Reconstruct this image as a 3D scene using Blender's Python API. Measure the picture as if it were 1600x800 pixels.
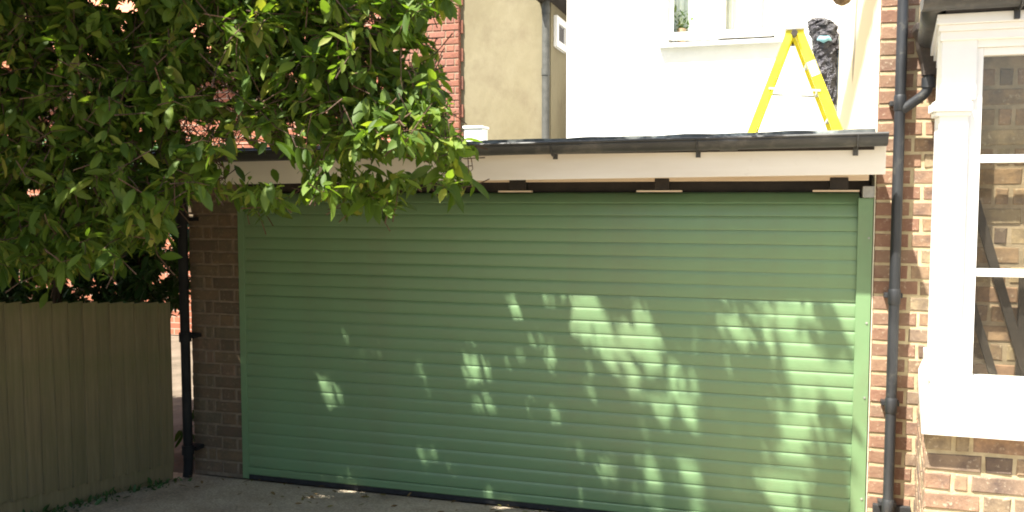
import bpy, bmesh, math, random
import numpy as np
from mathutils import Vector, Matrix
random.seed(7)
rng = np.random.default_rng(11)
for o in list(bpy.data.objects):
    bpy.data.objects.remove(o)
scene = bpy.context.scene
col = scene.collection
RAD = math.radians

# ------------------------------------------------------------------ camera
FPX, CAM, YAW, PIT = 1364.0, (3.3107, -4.9527, 1.8696), RAD(16.468), RAD(-3.9187)
cam_d = bpy.data.cameras.new('camera')
cam_d.sensor_width = 36.0
cam_d.lens = 36.0 * FPX / 1600.0
cam_d.clip_start, cam_d.clip_end = 0.05, 3000
cam = bpy.data.objects.new('camera', cam_d)
cam.location = CAM
cam.rotation_euler = (RAD(90) + PIT, 0, YAW)
col.objects.link(cam)
scene.camera = cam

# ------------------------------------------------------------------ sky, sun, exposure
SUN = Vector((0.70, 1.0, -2.30))            # the way the light travels
SUN_S = 5.0
SKY_S = 0.068
EXPO = 2.12
world = bpy.data.worlds.new('World')
scene.world = world
world.use_nodes = True
wn = world.node_tree
wn.nodes.clear()
sky = wn.nodes.new('ShaderNodeTexSky')
sky.sky_type = 'NISHITA'
sky.sun_disc = False
to_sun = (-SUN).normalized()
sky.sun_elevation = math.asin(to_sun.z)
sky.sun_rotation = math.atan2(to_sun.x, to_sun.y)
sky.air_density, sky.dust_density, sky.ozone_density = 1.2, 2.5, 1.0
bg = wn.nodes.new('ShaderNodeBackground')
bg.inputs['Strength'].default_value = SKY_S
wo = wn.nodes.new('ShaderNodeOutputWorld')
wn.links.new(sky.outputs[0], bg.inputs['Color'])
wn.links.new(bg.outputs[0], wo.inputs['Surface'])
sun_d = bpy.data.lights.new('sun', 'SUN')
sun_d.energy = SUN_S
sun_d.angle = RAD(0.7)
sun_d.color = (1.0, 0.95, 0.85)
sun = bpy.data.objects.new('sun', sun_d)
sun.rotation_euler = SUN.to_track_quat('-Z', 'Y').to_euler()
sun.location = (-6, -9, 20)
col.objects.link(sun)
vs = scene.view_settings
vs.view_transform = 'Standard'
vs.look = 'None'
vs.exposure = EXPO
vs.gamma = 1.0
vs.use_curve_mapping = False
scene.cycles.filter_width = 1.9            # a soft compact-camera lens

# ------------------------------------------------------------------ materials
def nt(name):
    m = bpy.data.materials.new(name)
    m.use_nodes = True
    t = m.node_tree
    b = t.nodes['Principled BSDF']
    return m, t, b

def N(t, kind, **kw):
    n = t.nodes.new(kind)
    for k, v in kw.items():
        if k in n.inputs:
            n.inputs[k].default_value = v
        else:
            setattr(n, k, v)
    return n

def ramp(t, stops):
    r = t.nodes.new('ShaderNodeValToRGB')
    e = r.color_ramp.elements
    while len(e) < len(stops):
        e.new(0.5)
    for i, (p, c) in enumerate(stops):
        e[i].position = p
        e[i].color = (c[0], c[1], c[2], 1)
    return r

def mixc(t, fac, a, b, mode='MIX'):
    m = t.nodes.new('ShaderNodeMix')
    m.data_type = 'RGBA'
    m.blend_type = mode
    for s, v in ((0, fac), (6, a), (7, b)):
        if hasattr(v, 'links') or hasattr(v, 'is_linked'):
            t.links.new(v, m.inputs[s])
        elif isinstance(v, (int, float)):
            m.inputs[s].default_value = v
        else:
            m.inputs[s].default_value = (*v, 1)
    return m.outputs[2]

def bump(t, b, height, strength=0.3, dist=0.01):
    n = t.nodes.new('ShaderNodeBump')
    n.inputs['Strength'].default_value = strength
    n.inputs['Distance'].default_value = dist
    t.links.new(height, n.inputs['Height'])
    t.links.new(n.outputs[0], b.inputs['Normal'])

def noisy(name, c1, c2, scale=8, rough=0.7, detail=6, stretch=None, bstr=0.25, bdist=0.004, spec=None, metal=0.0, lo=0.35, hi=0.65, dirt=None):
    m, t, b = nt(name)
    tc = N(t, 'ShaderNodeTexCoord')
    vec = tc.outputs['Object']
    if stretch:
        mp = N(t, 'ShaderNodeMapping')
        mp.inputs['Scale'].default_value = stretch
        t.links.new(vec, mp.inputs['Vector'])
        vec = mp.outputs[0]
    nz = N(t, 'ShaderNodeTexNoise', Scale=scale, Detail=detail, Roughness=0.6)
    t.links.new(vec, nz.inputs['Vector'])
    r = ramp(t, [(lo, c1), (hi, c2)])
    t.links.new(nz.outputs['Fac'], r.inputs[0])
    c = r.outputs[0]
    if dirt:
        d = N(t, 'ShaderNodeTexNoise', Scale=dirt[1], Detail=8, Roughness=0.7)
        t.links.new(tc.outputs['Object'], d.inputs['Vector'])
        rr = ramp(t, [(dirt[2], (0, 0, 0)), (dirt[3], (1, 1, 1))])
        t.links.new(d.outputs['Fac'], rr.inputs[0])
        c = mixc(t, rr.outputs[0], c, dirt[0])
    t.links.new(c, b.inputs['Base Color'])
    b.inputs['Roughness'].default_value = rough
    b.inputs['Metallic'].default_value = metal
    if spec is not None:
        b.inputs['Specular IOR Level'].default_value = spec
    fine = N(t, 'ShaderNodeTexNoise', Scale=scale * 9, Detail=4)
    t.links.new(vec, fine.inputs['Vector'])
    bump(t, b, fine.outputs['Fac'], bstr, bdist)
    return m

def brick_mat(name, stops, speck=(0.06, 0.04, 0.035), fleck=(0.5, 0.42, 0.3)):
    m, t, b = nt(name)
    oi = N(t, 'ShaderNodeObjectInfo')
    r = ramp(t, stops)
    t.links.new(oi.outputs['Random'], r.inputs[0])
    tc = N(t, 'ShaderNodeTexCoord')
    add = N(t, 'ShaderNodeVectorMath', operation='MULTIPLY_ADD')
    comb = N(t, 'ShaderNodeCombineXYZ')
    for i in range(3):
        t.links.new(oi.outputs['Random'], comb.inputs[i])
    t.links.new(comb.outputs[0], add.inputs[0])
    add.inputs[1].default_value = (37, 53, 71)
    t.links.new(tc.outputs['Object'], add.inputs[2])
    n1 = N(t, 'ShaderNodeTexNoise', Scale=11, Detail=6, Roughness=0.7)
    n2 = N(t, 'ShaderNodeTexNoise', Scale=45, Detail=5, Roughness=0.7)
    for n in (n1, n2):
        t.links.new(add.outputs[0], n.inputs['Vector'])
    r1 = ramp(t, [(0.42, (0, 0, 0)), (0.68, (0.75, 0.75, 0.75))])
    t.links.new(n1.outputs['Fac'], r1.inputs[0])
    c = mixc(t, r1.outputs[0], r.outputs[0], speck)
    r2 = ramp(t, [(0.57, (0, 0, 0)), (0.72, (0.6, 0.6, 0.6))])
    t.links.new(n2.outputs['Fac'], r2.inputs[0])
    c = mixc(t, r2.outputs[0], c, fleck)
    t.links.new(c, b.inputs['Base Color'])
    b.inputs['Roughness'].default_value = 0.88
    bump(t, b, n2.outputs['Fac'], 0.6, 0.006)
    return m

def leaf_mat(name, stops, trans=0.45, rough=0.58):
    m, t, b = nt(name)
    g = N(t, 'ShaderNodeNewGeometry')
    oi = N(t, 'ShaderNodeObjectInfo')
    ad = N(t, 'ShaderNodeMath', operation='ADD')
    t.links.new(g.outputs['Random Per Island'], ad.inputs[0])
    t.links.new(oi.outputs['Random'], ad.inputs[1])
    fr = N(t, 'ShaderNodeMath', operation='FRACT')
    t.links.new(ad.outputs[0], fr.inputs[0])
    r = ramp(t, stops)
    t.links.new(fr.outputs[0], r.inputs[0])
    t.links.new(r.outputs[0], b.inputs['Base Color'])
    b.inputs['Roughness'].default_value = rough
    b.inputs['Specular IOR Level'].default_value = 0.28
    tr = N(t, 'ShaderNodeBsdfTranslucent')
    mu = mixc(t, 1.0, r.outputs[0], (1.5, 1.6, 0.5), 'MULTIPLY')
    t.links.new(mu, tr.inputs['Color'])
    mx = N(t, 'ShaderNodeMixShader', Fac=trans)
    out = t.nodes['Material Output']
    t.links.new(b.outputs[0], mx.inputs[1])
    t.links.new(tr.outputs[0], mx.inputs[2])
    t.links.new(mx.outputs[0], out.inputs['Surface'])
    return m

def glass_mat(name, tint):
    m, t, b = nt(name)
    t.nodes.remove(b)
    gl = N(t, 'ShaderNodeBsdfGlossy', Roughness=0.02)
    tp = N(t, 'ShaderNodeBsdfTransparent')
    tp.inputs['Color'].default_value = (*tint, 1)
    lw = N(t, 'ShaderNodeLayerWeight', Blend=0.5)
    pw = N(t, 'ShaderNodeMath', operation='POWER')
    pw.inputs[1].default_value = 4.0
    t.links.new(lw.outputs['Facing'], pw.inputs[0])
    fr = N(t, 'ShaderNodeMath', operation='MULTIPLY_ADD')
    fr.inputs[1].default_value = 0.7
    fr.inputs[2].default_value = 0.04
    t.links.new(pw.outputs[0], fr.inputs[0])
    mx = N(t, 'ShaderNodeMixShader')
    t.links.new(fr.outputs[0], mx.inputs[0])
    t.links.new(tp.outputs[0], mx.inputs[1])
    t.links.new(gl.outputs[0], mx.inputs[2])
    t.links.new(mx.outputs[0], t.nodes['Material Output'].inputs['Surface'])
    return m

M = {}
M['door'] = noisy('green_door_paint', (0.117, 0.202, 0.094), (0.131, 0.221, 0.106), 3, 0.42, bstr=0.12, bdist=0.003, stretch=(0.25, 1, 1), dirt=((0.125, 0.172, 0.085), 2.6, 0.45, 0.8))
M['rubber'] = noisy('black_rubber', (0.008, 0.008, 0.008), (0.02, 0.02, 0.02), 20, 0.8)
M['pipe'] = noisy('black_pipe_paint', (0.012, 0.013, 0.015), (0.028, 0.030, 0.033), 9, 0.48, stretch=(1, 1, 0.3), bstr=0.2, dirt=((0.09, 0.085, 0.07), 12, 0.58, 0.75))
M['pipe_matt'] = noisy('matt_black_pipe', (0.006, 0.006, 0.006), (0.014, 0.014, 0.013), 9, 0.75, spec=0.2)
M['hopper'] = noisy('old_iron', (0.022, 0.017, 0.014), (0.06, 0.045, 0.035), 14, 0.6, bstr=0.4)
M['gutter'] = noisy('gutter_black', (0.022, 0.023, 0.023), (0.05, 0.05, 0.048), 6, 0.5, stretch=(0.4, 1, 1), dirt=((0.11, 0.10, 0.085), 7, 0.5, 0.75))
M['felt'] = noisy('roof_felt', (0.05, 0.055, 0.055), (0.13, 0.14, 0.13), 7, 0.9, dirt=((0.24, 0.27, 0.26), 5, 0.52, 0.66), bstr=0.6)
M['fascia'] = noisy('fascia_paint', (0.69, 0.63, 0.53), (0.78, 0.73, 0.64), 3, 0.55, stretch=(0.3, 1, 2), bstr=0.1, dirt=((0.42, 0.34, 0.25), 6, 0.62, 0.85))
M['timber_pale'] = noisy('pale_timber', (0.45, 0.33, 0.22), (0.62, 0.5, 0.36), 6, 0.7, stretch=(0.2, 1, 3))
M['dark_timber'] = noisy('dark_timber', (0.012, 0.009, 0.007), (0.03, 0.022, 0.016), 8, 0.8)
M['steel'] = noisy('grey_steel', (0.2, 0.2, 0.18), (0.32, 0.31, 0.28), 15, 0.5)
M['old_grey'] = noisy('old_grey_paint', (0.05, 0.052, 0.045), (0.085, 0.085, 0.075), 10, 0.7)
M['white'] = noisy('white_gloss_paint', (0.78, 0.78, 0.75), (0.84, 0.84, 0.81), 4, 0.35, bstr=0.05)
M['render_white'] = noisy('white_render', (0.80, 0.79, 0.75), (0.86, 0.85, 0.82), 5, 0.85, bstr=0.5, bdist=0.006)
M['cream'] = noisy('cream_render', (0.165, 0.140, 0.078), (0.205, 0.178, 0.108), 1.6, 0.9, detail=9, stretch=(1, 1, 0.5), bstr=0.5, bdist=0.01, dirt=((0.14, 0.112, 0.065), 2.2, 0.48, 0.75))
M['mortar'] = noisy('pale_mortar', (0.31, 0.25, 0.145), (0.43, 0.355, 0.22), 18, 0.95, bstr=0.6)
M['mortar_mid'] = noisy('grey_brown_mortar', (0.22, 0.17, 0.11), (0.32, 0.25, 0.17), 18, 0.95, bstr=0.6)
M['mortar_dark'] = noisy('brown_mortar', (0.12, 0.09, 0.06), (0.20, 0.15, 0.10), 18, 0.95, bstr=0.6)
HB = [(0.0, (0.20, 0.115, 0.07)), (0.2, (0.26, 0.17, 0.095)), (0.4, (0.125, 0.09, 0.062)), (0.56, (0.27, 0.16, 0.098)), (0.72, (0.31, 0.235, 0.135)), (0.9, (0.235, 0.18, 0.108)), (1.0, (0.165, 0.105, 0.075))]
M['brick'] = brick_mat('stock_brick', HB)
M['brick_red'] = brick_mat('red_corner_brick', [(0, (0.18, 0.09, 0.056)), (0.5, (0.22, 0.132, 0.08)), (1, (0.16, 0.105, 0.07))], speck=(0.13, 0.06, 0.04))
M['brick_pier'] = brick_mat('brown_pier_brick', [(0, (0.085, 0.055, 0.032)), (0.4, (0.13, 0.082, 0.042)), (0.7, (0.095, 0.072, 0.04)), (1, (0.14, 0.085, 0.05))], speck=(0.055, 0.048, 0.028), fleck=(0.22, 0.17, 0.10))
M['brick_orange'] = brick_mat('orange_brick', [(0, (0.21, 0.075, 0.045)), (0.5, (0.28, 0.11, 0.065)), (1, (0.22, 0.095, 0.065))], speck=(0.17, 0.07, 0.05), fleck=(0.34, 0.22, 0.15))
M['leaf'] = leaf_mat('leaf', [(0, (0.048, 0.090, 0.014)), (0.35, (0.080, 0.135, 0.020)), (0.7, (0.112, 0.175, 0.027)), (0.9, (0.155, 0.21, 0.034)), (1, (0.23, 0.23, 0.045))])
M['leaf_dark'] = leaf_mat('shrub_leaf', [(0, (0.020, 0.055, 0.014)), (0.6, (0.035, 0.085, 0.02)), (1, (0.06, 0.11, 0.03))], trans=0.2)
M['bark'] = noisy('bark', (0.05, 0.028, 0.018), (0.13, 0.075, 0.045), 9, 0.9, stretch=(1, 1, 0.35), bstr=0.9, bdist=0.02)
M['fence'] = None
M['yellow'] = noisy('yellow_fibreglass', (0.78, 0.66, 0.015), (0.86, 0.74, 0.03), 9, 0.4)
M['ladder_grey'] = noisy('aluminium', (0.5, 0.5, 0.5), (0.65, 0.65, 0.64), 12, 0.4, metal=0.6)
M['blue_label'] = noisy('pale_blue_label', (0.3, 0.42, 0.55), (0.45, 0.55, 0.62), 30, 0.5)
M['bag'] = noisy('black_polythene', (0.018, 0.017, 0.024), (0.06, 0.055, 0.065), 9, 0.30, bstr=0.8, bdist=0.03)
M['tape'] = noisy('blue_tape', (0.16, 0.38, 0.46), (0.30, 0.52, 0.58), 16, 0.4)
M['glass'] = glass_mat('window_glass', (0.93, 0.93, 0.90))
M['glass_far'] = glass_mat('far_window_glass', (0.94, 0.96, 0.95))
M['room'] = noisy('room_dark', (0.5, 0.47, 0.42), (0.6, 0.57, 0.5), 3, 0.9)
M['curtain'] = noisy('curtain_cloth', (0.76, 0.70, 0.56), (0.86, 0.83, 0.74), 14, 0.9, stretch=(6, 1, 0.05))
M['net'] = noisy('net_curtain', (0.74, 0.76, 0.72), (0.83, 0.84, 0.81), 14, 0.9, stretch=(6, 1, 0.05))
M['pot'] = noisy('terracotta_pot', (0.45, 0.30, 0.2), (0.55, 0.38, 0.26), 12, 0.8)
M['coir'] = noisy('brown_coir', (0.10, 0.06, 0.03), (0.26, 0.17, 0.09), 30, 0.95, bstr=1.0)
M['slate'] = noisy('dark_slate', (0.03, 0.03, 0.035), (0.08, 0.075, 0.08), 5, 0.6)
M['tile_red'] = noisy('red_roof_tile', (0.36, 0.12, 0.06), (0.5, 0.2, 0.1), 5, 0.85)

def shade_band_material():
    m, t, b = nt('render_with_shade_band')
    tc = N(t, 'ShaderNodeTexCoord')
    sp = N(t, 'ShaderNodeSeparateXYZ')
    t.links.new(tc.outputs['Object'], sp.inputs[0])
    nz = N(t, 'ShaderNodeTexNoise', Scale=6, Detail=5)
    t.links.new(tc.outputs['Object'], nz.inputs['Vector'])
    # a slanting strip of shade painted into the render colour:  y + 1.85 z = const
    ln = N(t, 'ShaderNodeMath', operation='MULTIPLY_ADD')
    ln.inputs[1].default_value = SHADE_BAND[0]
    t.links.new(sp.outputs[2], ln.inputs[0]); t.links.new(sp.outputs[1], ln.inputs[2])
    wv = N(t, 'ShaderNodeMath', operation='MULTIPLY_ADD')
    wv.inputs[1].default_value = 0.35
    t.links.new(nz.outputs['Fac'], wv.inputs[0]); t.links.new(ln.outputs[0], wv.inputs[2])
    sb = N(t, 'ShaderNodeMath', operation='SUBTRACT'); sb.inputs[1].default_value = SHADE_BAND[1]
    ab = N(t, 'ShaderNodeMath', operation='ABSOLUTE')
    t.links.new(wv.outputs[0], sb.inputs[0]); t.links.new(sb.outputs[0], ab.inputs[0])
    r = ramp(t, [(SHADE_BAND[2] * 0.7, (1, 1, 1)), (SHADE_BAND[2] * 1.25, (0, 0, 0))])
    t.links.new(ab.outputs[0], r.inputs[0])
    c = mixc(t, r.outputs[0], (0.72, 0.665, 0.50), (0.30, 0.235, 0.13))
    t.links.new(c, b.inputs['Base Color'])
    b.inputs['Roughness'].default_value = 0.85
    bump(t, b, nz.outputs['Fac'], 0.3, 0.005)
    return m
SHADE_BAND = (3.246, 10.329, 0.712)
M['shade_band_render'] = shade_band_material()

def fence_material():
    m, t, b = nt('weathered_fence_wood')
    tc = N(t, 'ShaderNodeTexCoord')
    oi = N(t, 'ShaderNodeObjectInfo')
    mp = N(t, 'ShaderNodeMapping')
    mp.inputs['Scale'].default_value = (9, 9, 0.55)
    ad = N(t, 'ShaderNodeVectorMath', operation='ADD')
    cb = N(t, 'ShaderNodeCombineXYZ')
    sc = N(t, 'ShaderNodeMath', operation='MULTIPLY')
    sc.inputs[1].default_value = 40
    t.links.new(oi.outputs['Random'], sc.inputs[0])
    t.links.new(sc.outputs[0], cb.inputs[2])
    t.links.new(tc.outputs['Object'], ad.inputs[0])
    t.links.new(cb.outputs[0], ad.inputs[1])
    t.links.new(ad.outputs[0], mp.inputs[0])
    n = N(t, 'ShaderNodeTexNoise', Scale=5, Detail=8, Roughness=0.65)
    t.links.new(mp.outputs[0], n.inputs['Vector'])
    r = ramp(t, [(0.3, (0.105, 0.085, 0.042)), (0.55, (0.138, 0.112, 0.055)), (0.75, (0.165, 0.138, 0.075))])
    t.links.new(n.outputs['Fac'], r.inputs[0])
    r2 = ramp(t, [(0, (0.9, 0.92, 0.86)), (1, (1.08, 1.06, 1.04))])
    t.links.new(oi.outputs['Random'], r2.inputs[0])
    c = mixc(t, 1.0, r.outputs[0], r2.outputs[0], 'MULTIPLY')
    n2 = N(t, 'ShaderNodeTexNoise', Scale=3.5, Detail=5)
    t.links.new(tc.outputs['Object'], n2.inputs['Vector'])
    r3 = ramp(t, [(0.48, (0, 0, 0)), (0.75, (0.7, 0.7, 0.7))])
    t.links.new(n2.outputs['Fac'], r3.inputs[0])
    c = mixc(t, r3.outputs[0], c, (0.085, 0.095, 0.028))
    t.links.new(c, b.inputs['Base Color'])
    b.inputs['Roughness'].default_value = 0.9
    bump(t, b, n.outputs['Fac'], 0.5, 0.006)
    return m
M['fence'] = fence_material()

def drive_material():
    m, t, b = nt('stained_driveway')
    tc = N(t, 'ShaderNodeTexCoord')
    n = N(t, 'ShaderNodeTexNoise', Scale=2.2, Detail=9, Roughness=0.7)
    f = N(t, 'ShaderNodeTexNoise', Scale=70, Detail=5, Roughness=0.8)
    v = N(t, 'ShaderNodeTexVoronoi', Scale=95)
    for q in (n, f, v):
        t.links.new(tc.outputs['Object'], q.inputs['Vector'])
    r = ramp(t, [(0.32, (0.25, 0.205, 0.14)), (0.5, (0.39, 0.33, 0.24)), (0.68, (0.50, 0.43, 0.32))])
    t.links.new(n.outputs['Fac'], r.inputs[0])
    r2 = ramp(t, [(0.35, (0.55, 0.55, 0.55)), (0.7, (1.35, 1.3, 1.25))])
    t.links.new(f.outputs['Fac'], r2.inputs[0])
    c = mixc(t, 1.0, r.outputs[0], r2.outputs[0], 'MULTIPLY')
    t.links.new(c, b.inputs['Base Color'])
    b.inputs['Roughness'].default_value = 0.95
    ad = N(t, 'ShaderNodeMath', operation='ADD')
    t.links.new(f.outputs['Fac'], ad.inputs[0])
    t.links.new(v.outputs['Distance'], ad.inputs[1])
    bump(t, b, ad.outputs[0], 0.6, 0.008)
    return m
M['drive'] = drive_material()
M['earth'] = noisy('earth', (0.07, 0.055, 0.035), (0.13, 0.10, 0.07), 3, 0.95, bstr=0.6, bdist=0.02)

def brick_texture_material():
    m, t, b = nt('far_brickwork')
    tc = N(t, 'ShaderNodeTexCoord')
    sp = N(t, 'ShaderNodeSeparateXYZ')
    cb = N(t, 'ShaderNodeCombineXYZ')
    t.links.new(tc.outputs['Object'], sp.inputs[0])
    t.links.new(sp.outputs[0], cb.inputs[0])
    t.links.new(sp.outputs[2], cb.inputs[1])
    bt = N(t, 'ShaderNodeTexBrick', Scale=1.0)
    bt.inputs['Color1'].default_value = (0.36, 0.125, 0.065, 1)
    bt.inputs['Color2'].default_value = (0.27, 0.09, 0.05, 1)
    bt.inputs['Mortar'].default_value = (0.36, 0.27, 0.2, 1)
    bt.inputs['Brick Width'].default_value = 0.225
    bt.inputs['Row Height'].default_value = 0.0825
    bt.inputs['Mortar Size'].default_value = 0.006
    t.links.new(cb.outputs[0], bt.inputs['Vector'])
    t.links.new(bt.outputs['Color'], b.inputs['Base Color'])
    b.inputs['Roughness'].default_value = 0.9
    return m
M['brick_far'] = brick_texture_material()

# ------------------------------------------------------------------ mesh helpers
class MB:
    def __init__(s):
        s.v, s.f, s.smooth = [], [], []
    def add(s, vs_, fs, sm=False):
        k = len(s.v)
        s.v += [tuple(p) for p in vs_]
        s.f += [tuple(i + k for i in f) for f in fs]
        s.smooth += [sm] * len(fs)
        return s
    def box(s, x0, x1, y0, y1, z0, z1):
        p = [(x0, y0, z0), (x1, y0, z0), (x1, y1, z0), (x0, y1, z0), (x0, y0, z1), (x1, y0, z1), (x1, y1, z1), (x0, y1, z1)]
        return s.add(p, [(0, 3, 2, 1), (4, 5, 6, 7), (0, 1, 5, 4), (1, 2, 6, 5), (2, 3, 7, 6), (3, 0, 4, 7)])
    def bar(s, a, b, w, d, up=(0, 0, 1)):
        a, b = Vector(a), Vector(b)
        f = (b - a).normalized()
        r = f.cross(Vector(up)).normalized()
        u = r.cross(f)
        p = [q + r * sx * w / 2 + u * su * d / 2 for q in (a, b) for sx, su in ((-1, -1), (1, -1), (1, 1), (-1, 1))]
        return s.add(p, [(0, 1, 2, 3), (7, 6, 5, 4), (0, 4, 5, 1), (1, 5, 6, 2), (2, 6, 7, 3), (3, 7, 4, 0)])
    def tube(s, path, rad, n=14, cap=True):
        path = [Vector(p) for p in path]
        if not hasattr(rad, '__len__'):
            rad = [rad] * len(path)
        vs_, fs = [], []
        ref = None
        for i, p in enumerate(path):
            a = path[max(0, i - 1)]
            b = path[min(len(path) - 1, i + 1)]
            d = (b - a).normalized()
            if ref is None:
                ref = Vector((1, 0, 0)) if abs(d.x) < 0.8 else Vector((0, 1, 0))
            r = (ref - d * ref.dot(d)).normalized()
            ref = r
            u = d.cross(r)
            for k in range(n):
                an = 2 * math.pi * k / n
                vs_.append(p + (r * math.cos(an) + u * math.sin(an)) * rad[i])
        for i in range(len(path) - 1):
            for k in range(n):
                k2 = (k + 1) % n
                fs.append((i * n + k, i * n + k2, (i + 1) * n + k2, (i + 1) * n + k))
        s.add(vs_, fs, True)
        if cap:
            m = (len(path) - 1) * n
            s.add(vs_[:n], [tuple(range(n - 1, -1, -1))])
            s.add(vs_[m:], [tuple(range(n))])
        return s
    def prism_x(s, prof, x0, x1, sm=False):
        n = len(prof)
        vs_ = [(x0, y, z) for y, z in prof] + [(x1, y, z) for y, z in prof]
        fs = [(i, (i + 1) % n, n + (i + 1) % n, n + i) for i in range(n)]
        s.add(vs_, fs, sm)
        s.add(vs_, [tuple(range(n - 1, -1, -1)), tuple(range(n, 2 * n))])
        return s
    def prism_z(s, prof, z0, z1):
        n = len(prof)
        vs_ = [(x, y, z0) for x, y in prof] + [(x, y, z1) for x, y in prof]
        fs = [(i, (i + 1) % n, n + (i + 1) % n, n + i) for i in range(n)]
        return s.add(vs_, fs + [tuple(range(n - 1, -1, -1)), tuple(range(n, 2 * n))])
    def mesh(s, name, mat, bev=0.0):
        me = bpy.data.meshes.new(name)
        me.from_pydata([tuple(p) for p in s.v], [], s.f)
        me.polygons.foreach_set('use_smooth', s.smooth)
        bm = bmesh.new()
        bm.from_mesh(me)
        bmesh.ops.recalc_face_normals(bm, faces=bm.faces)
        if bev:
            bmesh.ops.remove_doubles(bm, verts=bm.verts, dist=1e-6)
            bmesh.ops.bevel(bm, geom=[e for e in bm.edges if len(e.link_faces) == 2 and e.calc_face_angle(0) > 0.6], offset=bev, segments=2, profile=0.6, affect='EDGES', clamp_overlap=True)
        bm.to_mesh(me)
        bm.free()
        me.materials.append(M[mat])
        return me
    def build(s, name, mat, parent=None, bev=0.0):
        return link(name, s.mesh(name, mat, bev), parent)

def link(name, me, parent=None):
    o = bpy.data.objects.new(name, me)
    col.objects.link(o)
    if parent is not None:
        o.parent = parent
        bpy.context.view_layer.update() if False else None
        o.matrix_parent_inverse = parent_inv(parent)
    return o

def world_mat(o):
    m = o.matrix_basis.copy()
    if o.parent is not None:
        m = world_mat(o.parent) @ o.matrix_parent_inverse @ m
    return m

def parent_inv(p):
    return world_mat(p).inverted()

def thing(name, label, cat, loc=(0, 0, 0), group=None):
    o = bpy.data.objects.new(name, None)
    o.empty_display_size = 0.2
    o.location = loc
    col.objects.link(o)
    return tag(o, label, cat, group)

def tag(o, label, cat, group=None):
    o['label'] = label
    o['category'] = cat
    if group:
        o['group'] = group
    return o

# bricks: a few shared meshes per size, chamfered front, each a little different
BR = {}
def brick_mesh(w, h, d, mat, k):
    key = (round(w, 3), round(h, 3), round(d, 3), mat, k)
    if key in BR:
        return BR[key]
    c = 0.006
    j = lambda a=0.0025: random.uniform(-a, a)
    front = [(-w / 2 + c + j(), -d + j(), -h / 2 + c + j()), (w / 2 - c + j(), -d + j(), -h / 2 + c + j()), (w / 2 - c + j(), -d + j(), h / 2 - c + j()), (-w / 2 + c + j(), -d + j(), h / 2 - c + j())]
    rim = [(-w / 2 + j(), -d + c, -h / 2 + j()), (w / 2 + j(), -d + c, -h / 2 + j()), (w / 2 + j(), -d + c, h / 2 + j()), (-w / 2 + j(), -d + c, h / 2 + j())]
    back = [(x, 0, z) for x, _, z in rim]
    m = MB()
    m.add(front + rim + back, [(0, 1, 2, 3)] + [(4 + i, 4 + (i + 1) % 4, (i + 1) % 4, i) for i in range(4)] + [(8 + i, 8 + (i + 1) % 4, 4 + (i + 1) % 4, 4 + i) for i in range(4)] + [(11, 10, 9, 8)])
    BR[key] = m.mesh('brick', mat)
    return BR[key]

def lay_bricks(parent, origin, along, length, z0, z1, mat, course=0.0825, proud=0.012, bond='flemish', left_mat=None, left_len=0.0, joint=0.011, hs=0.102, ls=0.215):
    """bricks on a wall face: origin = left end of the face (x, y), along = unit direction, outward = right-hand normal towards -y"""
    ax, ay = along
    rot = math.atan2(ay, ax)
    n = int((z1 - z0) / course + 1e-6)
    for c in range(n):
        z = z0 + (c + 0.5) * course
        if bond == 'flemish':
            seq = [ls, hs] if c % 2 == 0 else [hs, ls]
            x = 0.0 if c % 2 == 0 else 0.0
            if c % 2:
                seqs = [hs, 0.052] + [ls, hs] * 60
            else:
                seqs = [ls, hs] * 60
        elif bond == 'header':
            seqs = ([hs] * 60) if c % 2 else ([0.052] + [hs] * 60)
        else:
            seqs = ([ls] * 60) if c % 2 else ([hs] + [ls] * 60)
        x = 0.0
        for w in seqs:
            ww = min(w, length - x)
            if ww < 0.03:
                break
            xc = x + ww / 2
            mt = left_mat if (left_mat and xc < left_len) else mat
            me = brick_mesh(round(ww, 2) if ww != w else w, course - joint, proud + 0.03, mt, random.randrange(4))
            o = link('brick', me, parent)
            o.location = (origin[0] + ax * xc - ay * 0.03 * -1 * 0 + (-ay) * 0.03, origin[1] + ay * xc + ax * 0.03, z)
            o.rotation_euler = (random.uniform(-.006, .006), random.uniform(-.006, .006), rot + random.uniform(-.008, .008))
            x += ww + joint
            if x >= length:
                break

SLOPE = 0.112
def gz(x, y):
    if y > 0: return 0.0
    if y > -1.8: return -y * SLOPE
    t = min(1.0, (-1.8 - y) / 1.4)
    return 1.8 * SLOPE + 1.4 * SLOPE * (t - 0.5 * t * t)

# ------------------------------------------------------------------ ground
def sheet(name, xs, ys, zf, mat):
    m = MB()
    nx = len(xs)
    m.add([(x, y, zf(x, y)) for y in ys for x in xs], [(j * nx + i, j * nx + i + 1, (j + 1) * nx + i + 1, (j + 1) * nx + i) for j in range(len(ys) - 1) for i in range(nx - 1)], True)
    o = m.build(name, mat)
    o['kind'] = 'structure'
    return o
ys_ = [-1500, -300, -60, -20, -10, -6] + [-4 + 0.1 * i for i in range(40)] + [0.0, 2, 6, 14, 40, 200, 1500]
sheet('ground', [-1500, -200, -40, -10, -4, 0, 4, 10, 40, 200, 1500], ys_, lambda x, y: gz(x, y) - 0.012, 'earth')
sheet('driveway', [-0.62 + 0.08 * i for i in range(75)], [-9, -7, -5] + [-4 + 0.06 * i for i in range(67)], lambda x, y: gz(x, y) + 0.006 * math.sin(x * 5.1 + y * 3) * math.sin(y * 7.3 + 1) * (1 if y < -.1 else 0) , 'drive')

# ------------------------------------------------------------------ garage
W = 3.83
garage = thing('garage', 'low flat-roofed garage with wide green slatted roller door and cream fascia', 'garage', (W / 2, 0.0, 0.0))
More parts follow.
